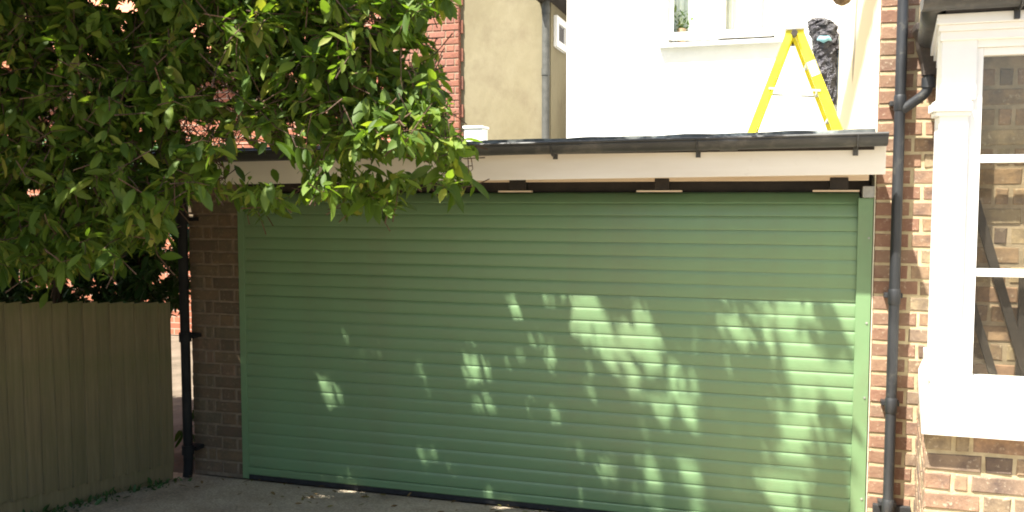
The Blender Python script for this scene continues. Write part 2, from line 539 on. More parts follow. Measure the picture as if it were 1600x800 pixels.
# left pier with mortar core and single bricks
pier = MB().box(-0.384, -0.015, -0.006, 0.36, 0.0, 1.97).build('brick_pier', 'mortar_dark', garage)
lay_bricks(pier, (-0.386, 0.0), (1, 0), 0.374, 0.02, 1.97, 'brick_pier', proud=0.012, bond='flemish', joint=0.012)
MB().box(-0.37, -0.14, 0.36, 3.0, 0.0, 2.08).build('side_wall', 'mortar_dark', garage)
# roof slab and felt edge
MB().box(-0.46, 3.80, -0.262, 3.0, 2.10, 2.155).build('roof_deck', 'dark_timber', garage)
fm = MB()
nseg = 60
for i in range(nseg):
    xa, xb = -0.47 + 4.27 * i / nseg, -0.47 + 4.27 * (i + 1) / nseg
    za = 2.180 + 0.0105 * (xa - 1.7) + 0.0035 * math.sin(i * 1.3) * math.sin(i * 0.37)
    zb = 2.180 + 0.0105 * (xb - 1.7) + 0.0035 * math.sin((i + 1) * 1.3) * math.sin((i + 1) * 0.37)
    fm.add([(xa, -0.30, 2.158), (xb, -0.30, 2.158), (xb, -0.29, zb), (xa, -0.29, za), (xb, -0.2, zb + 0.004), (xa, -0.2, za + 0.004), (xb, 3.0, 2.18), (xa, 3.0, 2.18)], [(0, 1, 2, 3), (3, 2, 4, 5), (5, 4, 6, 7)])
fm.build('roof_felt', 'felt', garage)
# fascia board, slightly dipping to the left
fa = MB()
prof = lambda x: 1.938 + 0.040 * (x + 0.45) / 4.3
fa.add([(-0.45, -0.25, prof(-0.45)), (3.856, -0.25, prof(3.856)), (3.856, -0.25, 2.128), (-0.45, -0.25, 2.085), (-0.45, -0.228, prof(-0.45)), (3.856, -0.228, prof(3.856)), (3.856, -0.228, 2.128), (-0.45, -0.228, 2.085)],
       [(0, 1, 2, 3), (4, 7, 6, 5), (0, 4, 5, 1), (3, 2, 6, 7), (0, 3, 7, 4), (1, 5, 6, 2)])
fa.build('fascia_board', 'fascia', garage, 0.003)
MB().box(-0.44, 3.825, -0.226, -0.05, 2.04, 2.06).build('soffit', 'timber_pale', garage)
MB().box(0.0, 3.80, -0.048, -0.02, 1.951, 2.04).build('head_board', 'timber_pale', garage, 0.003)
MB().box(0.0, 3.82, 0.10, 0.13, 1.86, 2.1).build('lintel', 'dark_timber', garage)
MB().box(-0.012, 3.82, 0.36, 0.38, 0.0, 2.1).build('inner_lining', 'dark_timber', garage)
for xa, xb, wb in ((1.845, 1.945, 0.23), (2.69, 2.77, 0.28), (3.608, 3.70, 0.26)):
    xc = (xa + xb) / 2
    br = MB().box(xa, xb, -0.053, 0.02, 1.905, 1.968).build('door_bracket', 'dark_timber', garage, 0.004)
    MB().box(xc - wb / 2, xc + wb / 2 - 0.03, -0.06, -0.02, 1.893, 1.902).build('bracket_plate', 'timber_pale', br)
MB().box(3.772, 3.829, -0.05, 0.02, 1.862, 1.922).build('end_plate', 'steel', garage, 0.004)
# roller door: bottom rail, slats, guides, seal
door = MB().prism_x([(-0.012, 0.034), (-0.016, 0.04), (-0.016, 0.075), (-0.012, 0.082), (0.008, 0.082), (0.008, 0.034)], 0.03, W - 0.07).build('roller_door', 'door', garage)
MB().box(0.03, W - 0.05, -0.008, 0.012, 0.002, 0.034).build('rubber_seal', 'rubber', door)
P = 0.0761
prof = [(-0.002, 0.0), (-0.0048, 0.0006), (-0.0066, 0.006), (-0.0078, 0.020), (-0.0082, 0.036), (-0.0080, 0.052), (-0.0070, 0.0625), (-0.0045, 0.0695), (-0.0022, 0.0757), (0.011, 0.0757), (0.011, 0.0)]
slm = MB()
nx = 2
xs_ = [0.025 + (W - 0.09) * i / 12 for i in range(13)]
n = len(prof)
slm.add([(x - W / 2, y, z) for x in xs_ for y, z in prof], [(i * n + k, i * n + (k + 1) % n, (i + 1) * n + (k + 1) % n, (i + 1) * n + k) for i in range(12) for k in range(n)], False)
slme = slm.mesh('slat', 'door')
z = 0.084
for i in range(24):
    s = link('slat', slme, door)
    s.location = (W / 2, 0.0, z)
    s.rotation_euler = (random.uniform(-0.012, 0.012), random.uniform(-0.0006, 0.0006), random.uniform(-0.0006, 0.0006))
    z += P
    if i == 21:
        s.rotation_euler.x -= 0.10
    if i == 22:
        s.location.y += 0.008; s.rotation_euler.x -= 0.32; z -= 0.006
    if i == 23:
        s.location.y += 0.030; s.rotation_euler.x -= 0.65; z -= 0.02
for x0, wd_ in ((-0.010, 0.045), (W - 0.076, 0.074)):
    g = MB()
    yf = -0.016 if x0 < 0 else -0.026
    g.box(x0, x0 + wd_, yf, yf + 0.008, 0.004, 1.86)
    g.box(x0, x0 + 0.012, yf + 0.008, 0.03, 0.004, 1.86)
    g.build('guide_rail', 'door', door, 0.002)
for zz in (0.25, 0.8, 1.2, 1.65):
    MB().tube([(W - 0.02, -0.0255, zz), (W - 0.02, -0.030, zz)], 0.006, 8).build('screw', 'steel', door)
# gutter
def half_round(x0, x1, yc, zc, r, n=10, th=0.004, dipl=0.0):
    m = MB()
    pts = [(yc + r * math.cos(math.pi * (1 + k / n)), zc + r * math.sin(math.pi * (1 + k / n))) for k in range(n + 1)]
    pts += [(yc + (r - th) * math.cos(math.pi * (2 - k / n)), zc + (r - th) * math.sin(math.pi * (2 - k / n))) for k in range(n + 1)]
    vs_ = [(x0, y, z_ - dipl) for y, z_ in pts] + [(x1, y, z_) for y, z_ in pts]
    q = len(pts)
    m.add(vs_, [(i, (i + 1) % q, q + (i + 1) % q, q + i) for i in range(q)], True)
    e = n
    m.add([(x0, y, z_ - dipl) for y, z_ in pts[:n + 1]], [tuple(range(n + 1))])
    m.add([(x1, y, z_) for y, z_ in pts[:n + 1]], [tuple(range(n, -1, -1))])
    return m
gm = half_round(-0.47, 3.852, -0.315, 2.172, 0.058, dipl=0.042)
gm.tube([(-0.47, -0.373, 2.130), (3.852, -0.373, 2.172)], 0.008, 8)
gut = gm.build('gutter', 'gutter', garage)
for x in (-0.1, 0.62, 1.40, 2.172, 2.942, 3.713):
    zo = 0.0097 * (x - 1.75)
    b = MB()
    pts = [(-0.315 + 0.061 * math.cos(math.pi * (1 + k / 8)), 2.150 + zo + 0.061 * math.sin(math.pi * (1 + k / 8))) for k in range(9)]
    for k in range(8):
        b.bar((x, *pts[k]), (x, *pts[k + 1]), 0.022, 0.004, (1, 0, 0))
    b.box(x - 0.012, x + 0.012, -0.265, -0.252, 2.072, 2.12)
    b.build('gutter_bracket', 'gutter', gut)
for x in (0.9, 3.1):
    u = half_round(x - 0.045, x + 0.045, -0.315, 2.152 + 0.0097 * (x - 1.75), 0.063)
    u.build('gutter_union', 'gutter', gut)
# left downpipe
lp = MB()
lp.tube([(-0.348, -0.315, 2.10), (-0.348, -0.315, 2.02), (-0.348, -0.30, 1.97), (-0.348, -0.14, 1.85), (-0.348, -0.125, 1.80), (-0.348, -0.125, 0.12), (-0.348, -0.13, 0.06), (-0.348, -0.14, 0.02)], 0.031)
lpo = lp.build('downpipe', 'pipe_matt', garage)
for zz in (1.72, 0.95, 0.2):
    MB().tube([(-0.348, -0.125, zz - 0.03), (-0.348, -0.125, zz + 0.03)], 0.04).build('pipe_collar', 'pipe_matt', lpo)
    MB().box(-0.395, -0.30, -0.10, -0.02, zz - 0.012, zz + 0.012).build('pipe_clip', 'pipe_matt', lpo)

# ------------------------------------------------------------------ brick house on the right
house = thing('brick_house', 'brick house with white bay window and black downpipe at right of garage', 'house', (4.4, 0.5, 0))
core = MB().box(3.838, 7.0, 0.012, 0.3, 0.0, 3.5).build('front_wall', 'mortar', house)
lay_bricks(core, (3.838, -0.02), (1, 0), 0.50, 0.03, 3.4, 'brick', proud=0.002 + 0.0, bond='flemish', left_mat='brick_red', left_len=0.14, joint=0.012)
# the wall core sits 3 cm behind the brick faces: recess mortar by laying core up to the brick backs
MB().box(3.842, 7.0, -0.018, 0.011, 0.0, 3.5).build('mortar_bed', 'mortar', house)
MB().box(3.833, 3.8375, -0.016, 0.3, 0.0, 3.5).build('corner_render', 'shade_band_render', house)
MB().box(3.835, 4.2, 0.301, 3.0, 0.0, 6.0).build('side_wall', 'shade_band_render', house)
MB().box(3.842, 7.0, 0.013, 3.0, 3.51, 6.0).build('upper_wall', 'brick', house)
MB().box(3.865, 4.05, -0.055, -0.024, 0.0, 0.235).build('plinth', 'rubber', house, 0.004)
# main downpipe with sockets
PX = 3.932
dp = MB().tube([(PX, -0.10, 0.06), (PX, -0.10, 3.6)], 0.0265, 18).build('downpipe', 'pipe', house)
for zz in (2.346, 1.357, 0.789, 0.252, 3.2):
    c = MB()
    c.tube([(PX, -0.10, zz - 0.045), (PX, -0.10, zz - 0.04), (PX, -0.10, zz + 0.028), (PX, -0.10, zz + 0.036)], [0.0275, 0.0305, 0.0305, 0.0275], 18)
    c.build('pipe_collar', 'pipe', dp)
    MB().box(PX - 0.044, PX + 0.044, -0.075, -0.024, zz - 0.014, zz + 0.010).build('pipe_clip', 'pipe', dp, 0.002)
bp = MB()
bp.tube([(4.055, -0.14, 2.50), (4.055, -0.14, 2.44), (4.05, -0.14, 2.40), (4.035, -0.135, 2.375), (3.935, -0.10, 2.30)], 0.025, 14)
bp.tube([(4.055, -0.14, 2.46), (4.055, -0.14, 2.41)], 0.033, 14)
bp.build('branch_pipe', 'pipe', dp)
# hopper head: a cast funnel with a moulded rim
hp = MB()
def ring(cx, cy, z, w, d):
    return [(cx - w / 2, cy - d / 2, z), (cx + w / 2, cy - d / 2, z), (cx + w / 2, cy + d / 2, z), (cx - w / 2, cy + d / 2, z)]
secs = [(2.47, 0.060, 0.06), (2.53, 0.066, 0.07), (2.60, 0.105, 0.11), (2.66, 0.12, 0.125), (2.69, 0.145, 0.15), (2.72, 0.15, 0.155), (2.72, 0.13, 0.135), (2.64, 0.10, 0.10)]
pts = []
for zz, w, d in secs:
    pts += ring(4.055, -0.14, zz, w, d)
hp.add(pts, [(i * 4 + k, i * 4 + (k + 1) % 4, i * 4 + 4 + (k + 1) % 4, i * 4 + 4 + k) for i in range(len(secs) - 1) for k in range(4)])
hp.build('hopper_head', 'hopper', house, 0.004)
# ---- bay: brick base
BX, BY = 3.955, -1.0          # front left corner of the bay
base = MB().prism_z([(BX + 0.004, BY + 0.003), (5.6, BY + 0.003), (5.6, -0.03), (4.077, -0.03)], 0.0, 0.885).build('bay_base', 'mortar', house)
lay_bricks(base, (BX, BY), (1, 0), 1.0, 0.05, 0.885, 'brick', proud=0.0 + 0.002, bond='flemish', joint=0.013, course=0.0835)
dx, dy = (BX - 4.073), (BY + 0.03)
ln = math.hypot(dx, dy)
lay_bricks(base, (4.073, -0.03), (dx / ln, dy / ln), ln - 0.01, 0.05, 0.885, 'brick', proud=0.002, bond='flemish', joint=0.013, course=0.0835)
# ---- bay: joinery
bay = MB()
bay.box(BX + 0.012, 4.075, BY, BY + 0.11, 1.09, 2.20)              # corner post shaft
bay.box(BX + 0.014, 4.10, BY + 0.004, BY + 0.11, 2.262, 2.56)          # frieze block over the capital
bay.box(4.10, 5.6, BY + 0.012, BY + 0.09, 2.47, 2.56)             # head
bay.box(5.1, 5.2, BY, BY + 0.1, 1.09, 2.47)
bayo = bay.build('bay_window', 'white', house, 0.004)
s = MB()
s.box(4.077, 4.128, BY + 0.025, BY + 0.08, 1.09, 2.47)             # stile
s.box(4.128, 5.1, BY + 0.027, BY + 0.078, 1.09, 1.125)              # bottom rail
s.box(4.128, 5.1, BY + 0.027, BY + 0.078, 2.438, 2.47)
s.build('sash_frame', 'white', bayo, 0.004)
for zz in (2.022, 1.555):
    MB().box(4.128, 5.1, BY + 0.032, BY + 0.07, zz - 0.016, zz + 0.016).build('glazing_bar', 'white', bayo, 0.004)
for za, zb in ((1.125, 1.539), (1.571, 2.006), (2.038, 2.438)):
    MB().box(4.128, 5.1, BY + 0.050, BY + 0.054, za, zb).build('pane', 'glass', bayo)
MB().box(4.62, 4.65, BY + 0.03, BY + 0.07, 1.125, 2.438).build('mullion', 'white', bayo)
# sill with weathered slope
si = MB()
ol = [(BX - 0.028, BY - 0.07), (5.62, BY - 0.07), (5.62, -0.05), (4.065, -0.05)]
il = [(BX + 0.01, BY - 0.0), (5.6, BY - 0.0), (5.6, -0.05), (4.085, -0.05)]
si.add([(x, y, 0.888) for x, y in ol] + [(x, y, 0.975) for x, y in ol] + [(x, y, 1.03) for x, y in il] + [(x, y, 1.09) for x, y in il],
       [(3, 2, 1, 0)] + [(r * 4 + k, r * 4 + (k + 1) % 4, r * 4 + 4 + (k + 1) % 4, r * 4 + 4 + k) for r in range(3) for k in range(4)] + [(12, 13, 14, 15)])
si.build('sill', 'white', bayo, 0.006)
cp = MB()
cp.box(BX - 0.012, 4.085, BY - 0.022, BY + 0.12, 2.215, 2.25)
cp.box(BX - 0.002, 4.082, BY - 0.010, BY + 0.115, 2.196, 2.215)
cp.box(BX + 0.0, 4.08, BY - 0.012, BY + 0.115, 2.25, 2.262)
cp.build('capital', 'white', bayo, 0.004)
# side panelling of the bay
sd = MB().prism_z([(BX + 0.016, BY + 0.111), (BX + 0.09, BY + 0.111), (4.22, -0.03), (4.13, -0.03)], 1.09, 2.56).build('side_panel', 'white', bayo)
co = MB()
for (a, za, zb) in ((0.010, 2.50, 2.535), (0.024, 2.535, 2.56), (0.040, 2.56, 2.60)):
    co.prism_z([(BX - a * 0.6 + 0.01, BY - a), (5.6, BY - a), (5.6, -0.05), (4.11 - a, -0.05)], za, zb)
co.build('cornice', 'white', bayo, 0.003)
MB().prism_z([(BX + 0.02, BY - 0.03), (5.6, BY - 0.03), (5.6, -0.02), (4.10, -0.02)], 2.602, 2.66).build('bay_roof', 'slate', house)
# bay gutter with its return to the hopper
bg_ = half_round(3.875, 5.6, BY - 0.085, 2.655, 0.050)
bg_.tube([(3.875, BY - 0.135, 2.655), (5.6, BY - 0.135, 2.655)], 0.006, 8)
bgo = bg_.build('bay_gutter', 'gutter', house)
rt = MB()
a, b = Vector((3.925, BY - 0.08, 2.655)), Vector((4.045, -0.17, 2.645))
d = (b - a).normalized(); r_ = Vector((d.y, -d.x, 0))
nn = 10
va = [a + r_ * 0.05 * math.cos(math.pi * (1 + k / nn)) + Vector((0, 0, 0.05 * math.sin(math.pi * (1 + k / nn)))) for k in range(nn + 1)]
vb = [p - a + b for p in va]
rt.add(va + vb, [(k, k + 1, nn + 2 + k, nn + 1 + k) for k in range(nn)] + [tuple(range(nn + 1)), tuple(range(2 * nn + 1, nn, -1))], True)
rt.build('gutter_return', 'gutter', bgo)
for x in (4.225, 4.9):
    b_ = MB()
    pts = [(BY - 0.085 + 0.053 * math.cos(math.pi * (1 + k / 8)), 2.653 + 0.053 * math.sin(math.pi * (1 + k / 8))) for k in range(9)]
    for k in range(8):
        b_.bar((x, *pts[k]), (x, *pts[k + 1]), 0.02, 0.004, (1, 0, 0))
    b_.box(x - 0.01, x + 0.01, BY - 0.055, BY - 0.042, 2.565, 2.62)
    b_.build('gutter_bracket', 'gutter', bgo)
# inner brick wall behind the panes; dark bars stand in for shadow lines
inw = MB().box(4.10, 5.5, -0.856, -0.80, 0.9, 2.46).build('inner_wall', 'mortar_mid', house)
lay_bricks(inw, (4.10, -0.858), (1, 0), 0.60, 0.92, 2.46, 'brick', proud=0.002, bond='flemish', joint=0.012)
for pa, pb, w in (((4.13, -0.90, 1.85), (4.36, -0.90, 1.08), 0.035), ((4.13, -0.90, 1.42), (4.26, -0.90, 1.0), 0.03), ((4.325, -0.885, 1.1), (4.325, -0.885, 1.56), 0.03)):
    MB().bar(pa, pb, w, 0.02, (0, 1, 0)).build('shadow_bar', 'dark_timber', house)

# ------------------------------------------------------------------ white rendered rear house
WY = 3.0
wh = thing('white_house', 'sunlit white rendered house wall with curtained window behind the garage', 'house', (2.8, WY, 0))
def wall_hole(x0, x1, z0, z1, hx0, hx1, hz0, hz1, y0, y1):
    m = MB()
    m.box(x0, hx0, y0, y1, z0, z1)
    m.box(hx1, x1, y0, y1, z0, z1)
    m.box(hx0, hx1, y0, y1, z0, hz0)
    m.box(hx0, hx1, y0, y1, hz1, z1)
    return m
wall_hole(1.485, 3.834, 0.0, 6.0, 2.40, 3.32, 3.22, 4.5, WY, WY + 0.25).build('wall', 'render_white', wh)
MB().box(1.487, 1.70, WY + 0.251, 9.0, 0.0, 6.0).build('side_wall', 'render_white', wh)
win = MB()
win.box(2.402, 2.445, WY + 0.06, WY + 0.12, 3.27, 4.498)
win.box(3.275, 3.318, WY + 0.06, WY + 0.12, 3.27, 4.498)
win.box(2.80, 2.90, WY + 0.06, WY + 0.12, 3.33, 4.44)
win.box(2.445, 3.275, WY + 0.06, WY + 0.12, 3.27, 3.33)
win.box(2.445, 3.275, WY + 0.06, WY + 0.12, 4.44, 4.498)
wino = win.build('window', 'white', wh, 0.004)
MB().box(2.445, 2.80, WY + 0.085, WY + 0.089, 3.33, 4.44).build('pane', 'glass_far', wino)
MB().box(2.90, 3.275, WY + 0.085, WY + 0.089, 3.33, 4.44).build('pane', 'glass_far', wino)
MB().box(2.33, 3.37, WY - 0.06, WY + 0.15, 3.185, 3.219).build('window_sill', 'white', wino, 0.004)
MB().box(2.2, 3.5, WY + 0.9, WY + 0.95, 3.0, 4.7).build('room_wall', 'room', wh)
def drape(name, mat, x0, x1, y, z0, z1, amp, waves, label, cat):
    m = MB()
    k = 60
    front = [(x0 + (x1 - x0) * i / k, y + amp * math.sin(i / k * waves * 2 * math.pi) + 0.3 * amp * math.sin(i * 1.7)) for i in range(k + 1)]
    pr = front + [(x, yy + 0.006) for x, yy in reversed(front)]
    m.prism_z(pr, z0, z1)
    return tag(m.build(name, mat), label, cat)
drape('curtain', 'curtain', 2.88, 3.29, WY + 0.17, 3.28, 4.48, 0.02, 5, 'beige pleated curtain hanging in right half of the white house window', 'curtain')
drape('net_curtain', 'net', 2.41, 2.84, WY + 0.24, 3.28, 4.48, 0.012, 5, 'pale blue-green curtain in left half of the white house window', 'curtain')

# ------------------------------------------------------------------ neighbour: orange brick and cream render
NY = 5.0
nb = thing('neighbour_house', 'neighbouring house of orange brick and weathered cream render, left of white house', 'house', (-2.5, NY, 0))
MB().box(-0.27, 0.84, NY, NY + 4.5, 0.0, 5.2).build('cream_wall', 'cream', nb)
bw = MB().box(-2.9, -0.272, NY - 0.055, NY + 0.3, 0.0, 5.6).build('brick_gable', 'brick_far', nb)
MB().box(-1.0, -0.276, NY - 0.0585, NY - 0.056, 2.1, 4.5).build('mortar_bed', 'mortar_mid', nb)
lay_bricks(bw, (-1.0, NY - 0.05), (1, 0), 0.73, 2.1, 4.5, 'brick_orange', proud=0.017, bond='flemish', joint=0.012)
MB().box(-14, -2.902, NY - 0.02, NY + 0.3, 0.0, 3.75).build('brick_front', 'brick_far', nb)
rf = MB()
rf.add([(-14.3, NY - 0.35, 3.70), (-2.905, NY - 0.35, 3.70), (-2.905, NY + 4, 5.9), (-14.3, NY + 4, 5.9), (-14.3, NY - 0.35, 3.62), (-2.905, NY - 0.35, 3.62), (-2.905, NY + 4, 5.8), (-14.3, NY + 4, 5.8)], [(0, 1, 2, 3), (7, 6, 5, 4), (0, 4, 5, 1), (1, 5, 6, 2), (2, 6, 7, 3), (3, 7, 4, 0)])
rf.build('roof', 'tile_red', nb)
# toothed brick quoins over the render
for i in range(15):
    zz = 2.15 + i * 0.165
    if i % 2 == 0:
        MB().box(-0.271, -0.235, NY - 0.028, NY + 0.1, zz, zz + 0.155).build('quoin', 'brick_orange', nb, 0.004)
ndp = MB().tube([(0.795, NY - 0.07, 0.0), (0.795, NY - 0.07, 4.15)], 0.045, 14).build('downpipe', 'old_grey', nb)
for zz in (2.4, 3.3, 4.0):
    MB().tube([(0.795, NY - 0.07, zz - 0.04), (0.795, NY - 0.07, zz + 0.04)], 0.05, 14).build('pipe_collar', 'old_grey', ndp)
ev = MB().box(0.70, 1.05, NY - 0.25, NY + 4.7, 4.10, 4.26).build('eaves', 'dark_timber', nb, 0.01)
sw = MB()
sw.box(0.841, 0.885, NY + 0.12, NY + 0.20, 3.62, 3.98)
sw.box(0.841, 0.885, NY + 0.60, NY + 0.68, 3.62, 3.98)
sw.box(0.841, 0.885, NY + 0.20, NY + 0.60, 3.62, 3.70)
sw.box(0.841, 0.885, NY + 0.20, NY + 0.60, 3.90, 3.98)
swo = sw.build('small_window', 'white', nb, 0.004)
MB().box(0.842, 0.852, NY + 0.20, NY + 0.60, 3.70, 3.90).build('pane', 'slate', swo)

# ------------------------------------------------------------------ fence
fdir = Vector((0.103, 0.9947, 0)).normalized()
f0 = Vector((-0.397, -0.215, 0))
fence = thing('fence', 'weathered olive-brown feather-edge board fence at left under the tree', 'fence', (f0.x, f0.y, 0))
fm_ = []
for k in range(3):
    m = MB()
    m.prism_z([(-0.055, 0.0), (0.055, 0.0), (0.055, -0.005), (-0.055, -0.016)], 0.0, 1.0)
    fm_.append(m.mesh('board', 'fence'))
ang = math.atan2(-fdir.y, -fdir.x)
i = 0
d = 0.0
while d < 3.4:
    p = f0 - fdir * (d + 0.05)
    zt = 1.192 + 0.112 * (d)
    zb = gz(p.x, p.y) + 0.11
    o = link('board', fm_[i % 3], fence)
    o.location = (p.x, p.y, zb)
    o.scale = (1, 1, zt - zb + random.uniform(-0.002, 0.002))
    o.rotation_euler = (random.uniform(-.004, .004), random.uniform(-.004, .004), math.atan2(fdir.y, fdir.x))
    d += 0.096
    i += 1
fr = lambda d_, off: f0 - fdir * d_ + Vector((-fdir.y, fdir.x, 0)) * off
for zo in (0.25, 0.95):
    a, b = fr(0.0, 0.03), fr(3.3, 0.03)
    MB().bar((a.x, a.y, zo), (b.x, b.y, zo + 0.112 * 3.3), 0.04, 0.07).build('rail', 'fence', fence)
for dd in (0.08, 1.7, 3.2):
    a = fr(dd, 0.10)
    MB().box(a.x - 0.045, a.x + 0.045, a.y - 0.045, a.y + 0.045, 0.0, 1.10 + 0.112 * dd).build('post', 'fence', fence, 0.004)
a, b = fr(0.0, 0.012), fr(3.4, 0.012)
MB().bar((a.x, a.y, 0.075), (b.x, b.y, 0.075 + 0.112 * 3.4), 0.026, 0.16).build('gravel_board', 'fence', fence, 0.004)

# ------------------------------------------------------------------ step ladder on the roof
lad = thing('step_ladder', 'yellow fibreglass step ladder standing open on the garage roof', 'ladder', (3.45, 1.1, 2.182))
AP = (3.435, 2.93)
ROOF = 2.186
for yy, sgn in ((0.93, 1), (1.30, 1)):
    yo = 0.05 if yy < 1.1 else -0.05
    MB().bar((3.415, yy + yo, AP[1]), (3.15, yy, ROOF), 0.050, 0.028, (0, 1, 0)).build('rear_leg', 'yellow', lad, 0.004)
    fl = MB().bar((3.455, yy + yo, AP[1]), (3.745, yy, ROOF), 0.060, 0.030, (0, 1, 0)).build('front_leg', 'yellow', lad, 0.004)
    if yy < 1.1:
        f = 0.28
        q = Vector((3.455, yy + yo, AP[1])).lerp(Vector((3.745, yy, ROOF)), f)
        q2 = Vector((3.455, yy + yo, AP[1])).lerp(Vector((3.745, yy, ROOF)), f + 0.12)
        MB().bar(q + Vector((0, -0.017, 0)), q2 + Vector((0, -0.017, 0)), 0.052, 0.003, (0, 1, 0)).build('label_sticker', 'blue_label', fl)
for k, f in enumerate((0.28, 0.52, 0.76)):
    x = 3.455 + (3.745 - 3.455) * f
    zz = AP[1] + (ROOF - AP[1]) * f
    MB().box(x - 0.028, x + 0.036, 0.97, 1.26, zz - 0.016, zz + 0.004).build('tread', 'ladder_grey', lad, 0.003)
for f in (0.35, 0.8):
    x = 3.415 + (3.15 - 3.415) * f
    zz = AP[1] + (ROOF - AP[1]) * f
    MB().bar((x, 0.96, zz), (x, 1.27, zz), 0.03, 0.03).build('cross_bar', 'ladder_grey', lad)
MB().box(3.375, 3.50, 0.95, 1.28, 2.925, 2.965).build('top_cap', 'ladder_grey', lad, 0.008)
for yy in (0.935, 1.295):
    MB().bar((3.285, yy, 2.56), (3.60, yy, 2.535), 0.014, 0.006, (0, 1, 0)).build('spreader', 'ladder_grey', lad)
    MB().tube([(3.435, yy - 0.02, 2.90), (3.435, yy + 0.05, 2.90)], 0.02, 10).build('hinge', 'hopper', lad)

# ------------------------------------------------------------------ black polythene bag taped to the white wall
def blob(name, mat, spine, n=26, seed=3, amp=0.02):
    rr = random.Random(seed)
    m = MB()
    k = len(spine)
    ph = [rr.uniform(0, 6.28) for _ in range(12)]
    vs_ = []
    for i, (x, y, zz, rx, ry) in enumerate(spine):
        for j in range(n):
            a_ = 2 * math.pi * j / n
            w = 1 + amp * (math.sin(5 * a_ + ph[i % 12] + zz * 31) + 0.8 * math.sin(9 * a_ + zz * 57 + ph[(i * 5) % 12]) + 0.5 * math.sin(3 * a_ - zz * 80))
            vs_.append((x + rx * w * math.cos(a_), y + ry * w * math.sin(a_), zz + 0.006 * math.sin(7 * a_ + i)))
    m.add(vs_, [(i * n + j, i * n + (j + 1) % n, (i + 1) * n + (j + 1) % n, (i + 1) * n + j) for i in range(k - 1) for j in range(n)], False)
    m.add(vs_[:n], [tuple(range(n))])
    m.add(vs_[-n:], [tuple(range(n - 1, -1, -1))])
    return m
bag = thing('plastic_bag', 'crumpled black plastic bag bound with blue tape beside the ladder', 'plastic bag', (3.72, 2.87, 2.65))
keys = [(2.64, 3.790, 0.020), (2.70, 3.772, 0.040), (2.80, 3.735, 0.062), (2.92, 3.718, 0.078), (3.02, 3.715, 0.076), (3.10, 3.716, 0.088), (3.165, 3.715, 0.082), (3.22, 3.70, 0.097), (3.29, 3.688, 0.10), (3.335, 3.665, 0.078), (3.362, 3.635, 0.035)]
spine = []
for a, b in zip(keys[:-1], keys[1:]):
    for q in range(4):
        f = q / 4
        zz, x, r0 = [a[i] + (b[i] - a[i]) * f for i in range(3)]
        spine.append((x + 0.012, 2.925, zz, r0 * 1.12, min(r0, 0.075)))
spine.append((keys[-1][1] + 0.012, 2.925, keys[-1][0], 0.02, 0.02))
blob('bag', 'bag', spine, amp=0.09).build('polythene', 'bag', bag)
tp = MB()
tp.tube([(3.662, 2.865, 3.172), (3.678, 2.835, 3.178), (3.71, 2.823, 3.163), (3.745, 2.825, 3.176), (3.767, 2.845, 3.16)], [0.008, 0.02, 0.03, 0.018, 0.008], 7)
tp.build('tape', 'tape', bag)

# plant in the far window, hanging basket, white box on the roof
pl = thing('potted_plant', 'small green potted plant standing in the white house window', 'potted plant', (2.51, WY + 0.145, 3.22))
MB().tube([(2.51, WY + 0.17, 3.222), (2.51, WY + 0.17, 3.38)], [0.03, 0.042], 12).build('pot', 'pot', pl)
hb = thing('hanging_basket', 'brown hanging basket at top edge above the black plastic bag', 'hanging basket', (3.70, 2.6, 3.5))
bk = MB()
sec = [(0.02, 0.0), (0.07, 0.015), (0.11, 0.05), (0.13, 0.10), (0.135, 0.15)]
HBX, HBY, HBZ = 3.740, 1.3, 3.128
bk.tube([(HBX, HBY, HBZ + h) for r0, h in sec], [r0 * 0.62 for r0, h in sec], 18)
bk.build('liner', 'coir', hb)
hb.location = (HBX, HBY, HBZ)
for c_ in hb.children:
    c_.matrix_parent_inverse = Matrix.Translation((-HBX, -HBY, -HBZ))
ch = MB()
for a_ in (0, 2.1, 4.2):
    ch.tube([(HBX + 0.08 * math.cos(a_), HBY + 0.08 * math.sin(a_), HBZ + 0.15), (HBX, HBY, HBZ + 0.50)], 0.004, 6)
ch.tube([(HBX, HBY, HBZ + 0.50), (3.84, HBY, HBZ + 0.52)], 0.008, 6)
ch.build('chains', 'dark_timber', hb)
wb = thing('white_box', 'small white box on the garage roof edge beside the tree', 'box', (0.955, 1.97, 2.182))
MB().box(0.872, 1.03, 1.90, 2.05, 2.187, 2.425).build('body', 'white', wb, 0.006)
MB().box(0.862, 1.04, 1.89, 2.06, 2.426, 2.447).build('lid', 'white', wb, 0.005)

# ------------------------------------------------------------------ foliage
cy_, sy_ = math.cos(YAW), math.sin(YAW)
FW = np.array([-sy_ * math.cos(PIT), cy_ * math.cos(PIT), math.sin(PIT)])
RT = np.array([cy_, sy_, 0.0])
UP = np.cross(RT, FW)
def view(Pn):
    d_ = Pn - np.array(CAM)
    z_ = d_ @ FW
    zz = np.where(z_ > 0.05, z_, 0.05)
    return 800 + FPX * (d_ @ RT) / zz, 400 - FPX * (d_ @ UP) / zz, z_
def at(px, py, Y):
    r_ = FW[None, :] + RT[None, :] * ((px - 800) / FPX)[:, None] + UP[None, :] * ((400 - py) / FPX)[:, None]
    return np.array(CAM)[None, :] + r_ * ((Y - CAM[1]) / r_[:, 1])[:, None]
def in_poly(x, y, poly):
    ins = np.zeros(len(x), bool)
    j = len(poly) - 1
    for i in range(len(poly)):
        xi, yi = poly[i]; xj, yj = poly[j]
        c = ((yi > y) != (yj > y)) & (x < (xj - xi) * (y - yi) / ((yj - yi) + 1e-9) + xi)
        ins ^= c
        j = i
    return ins

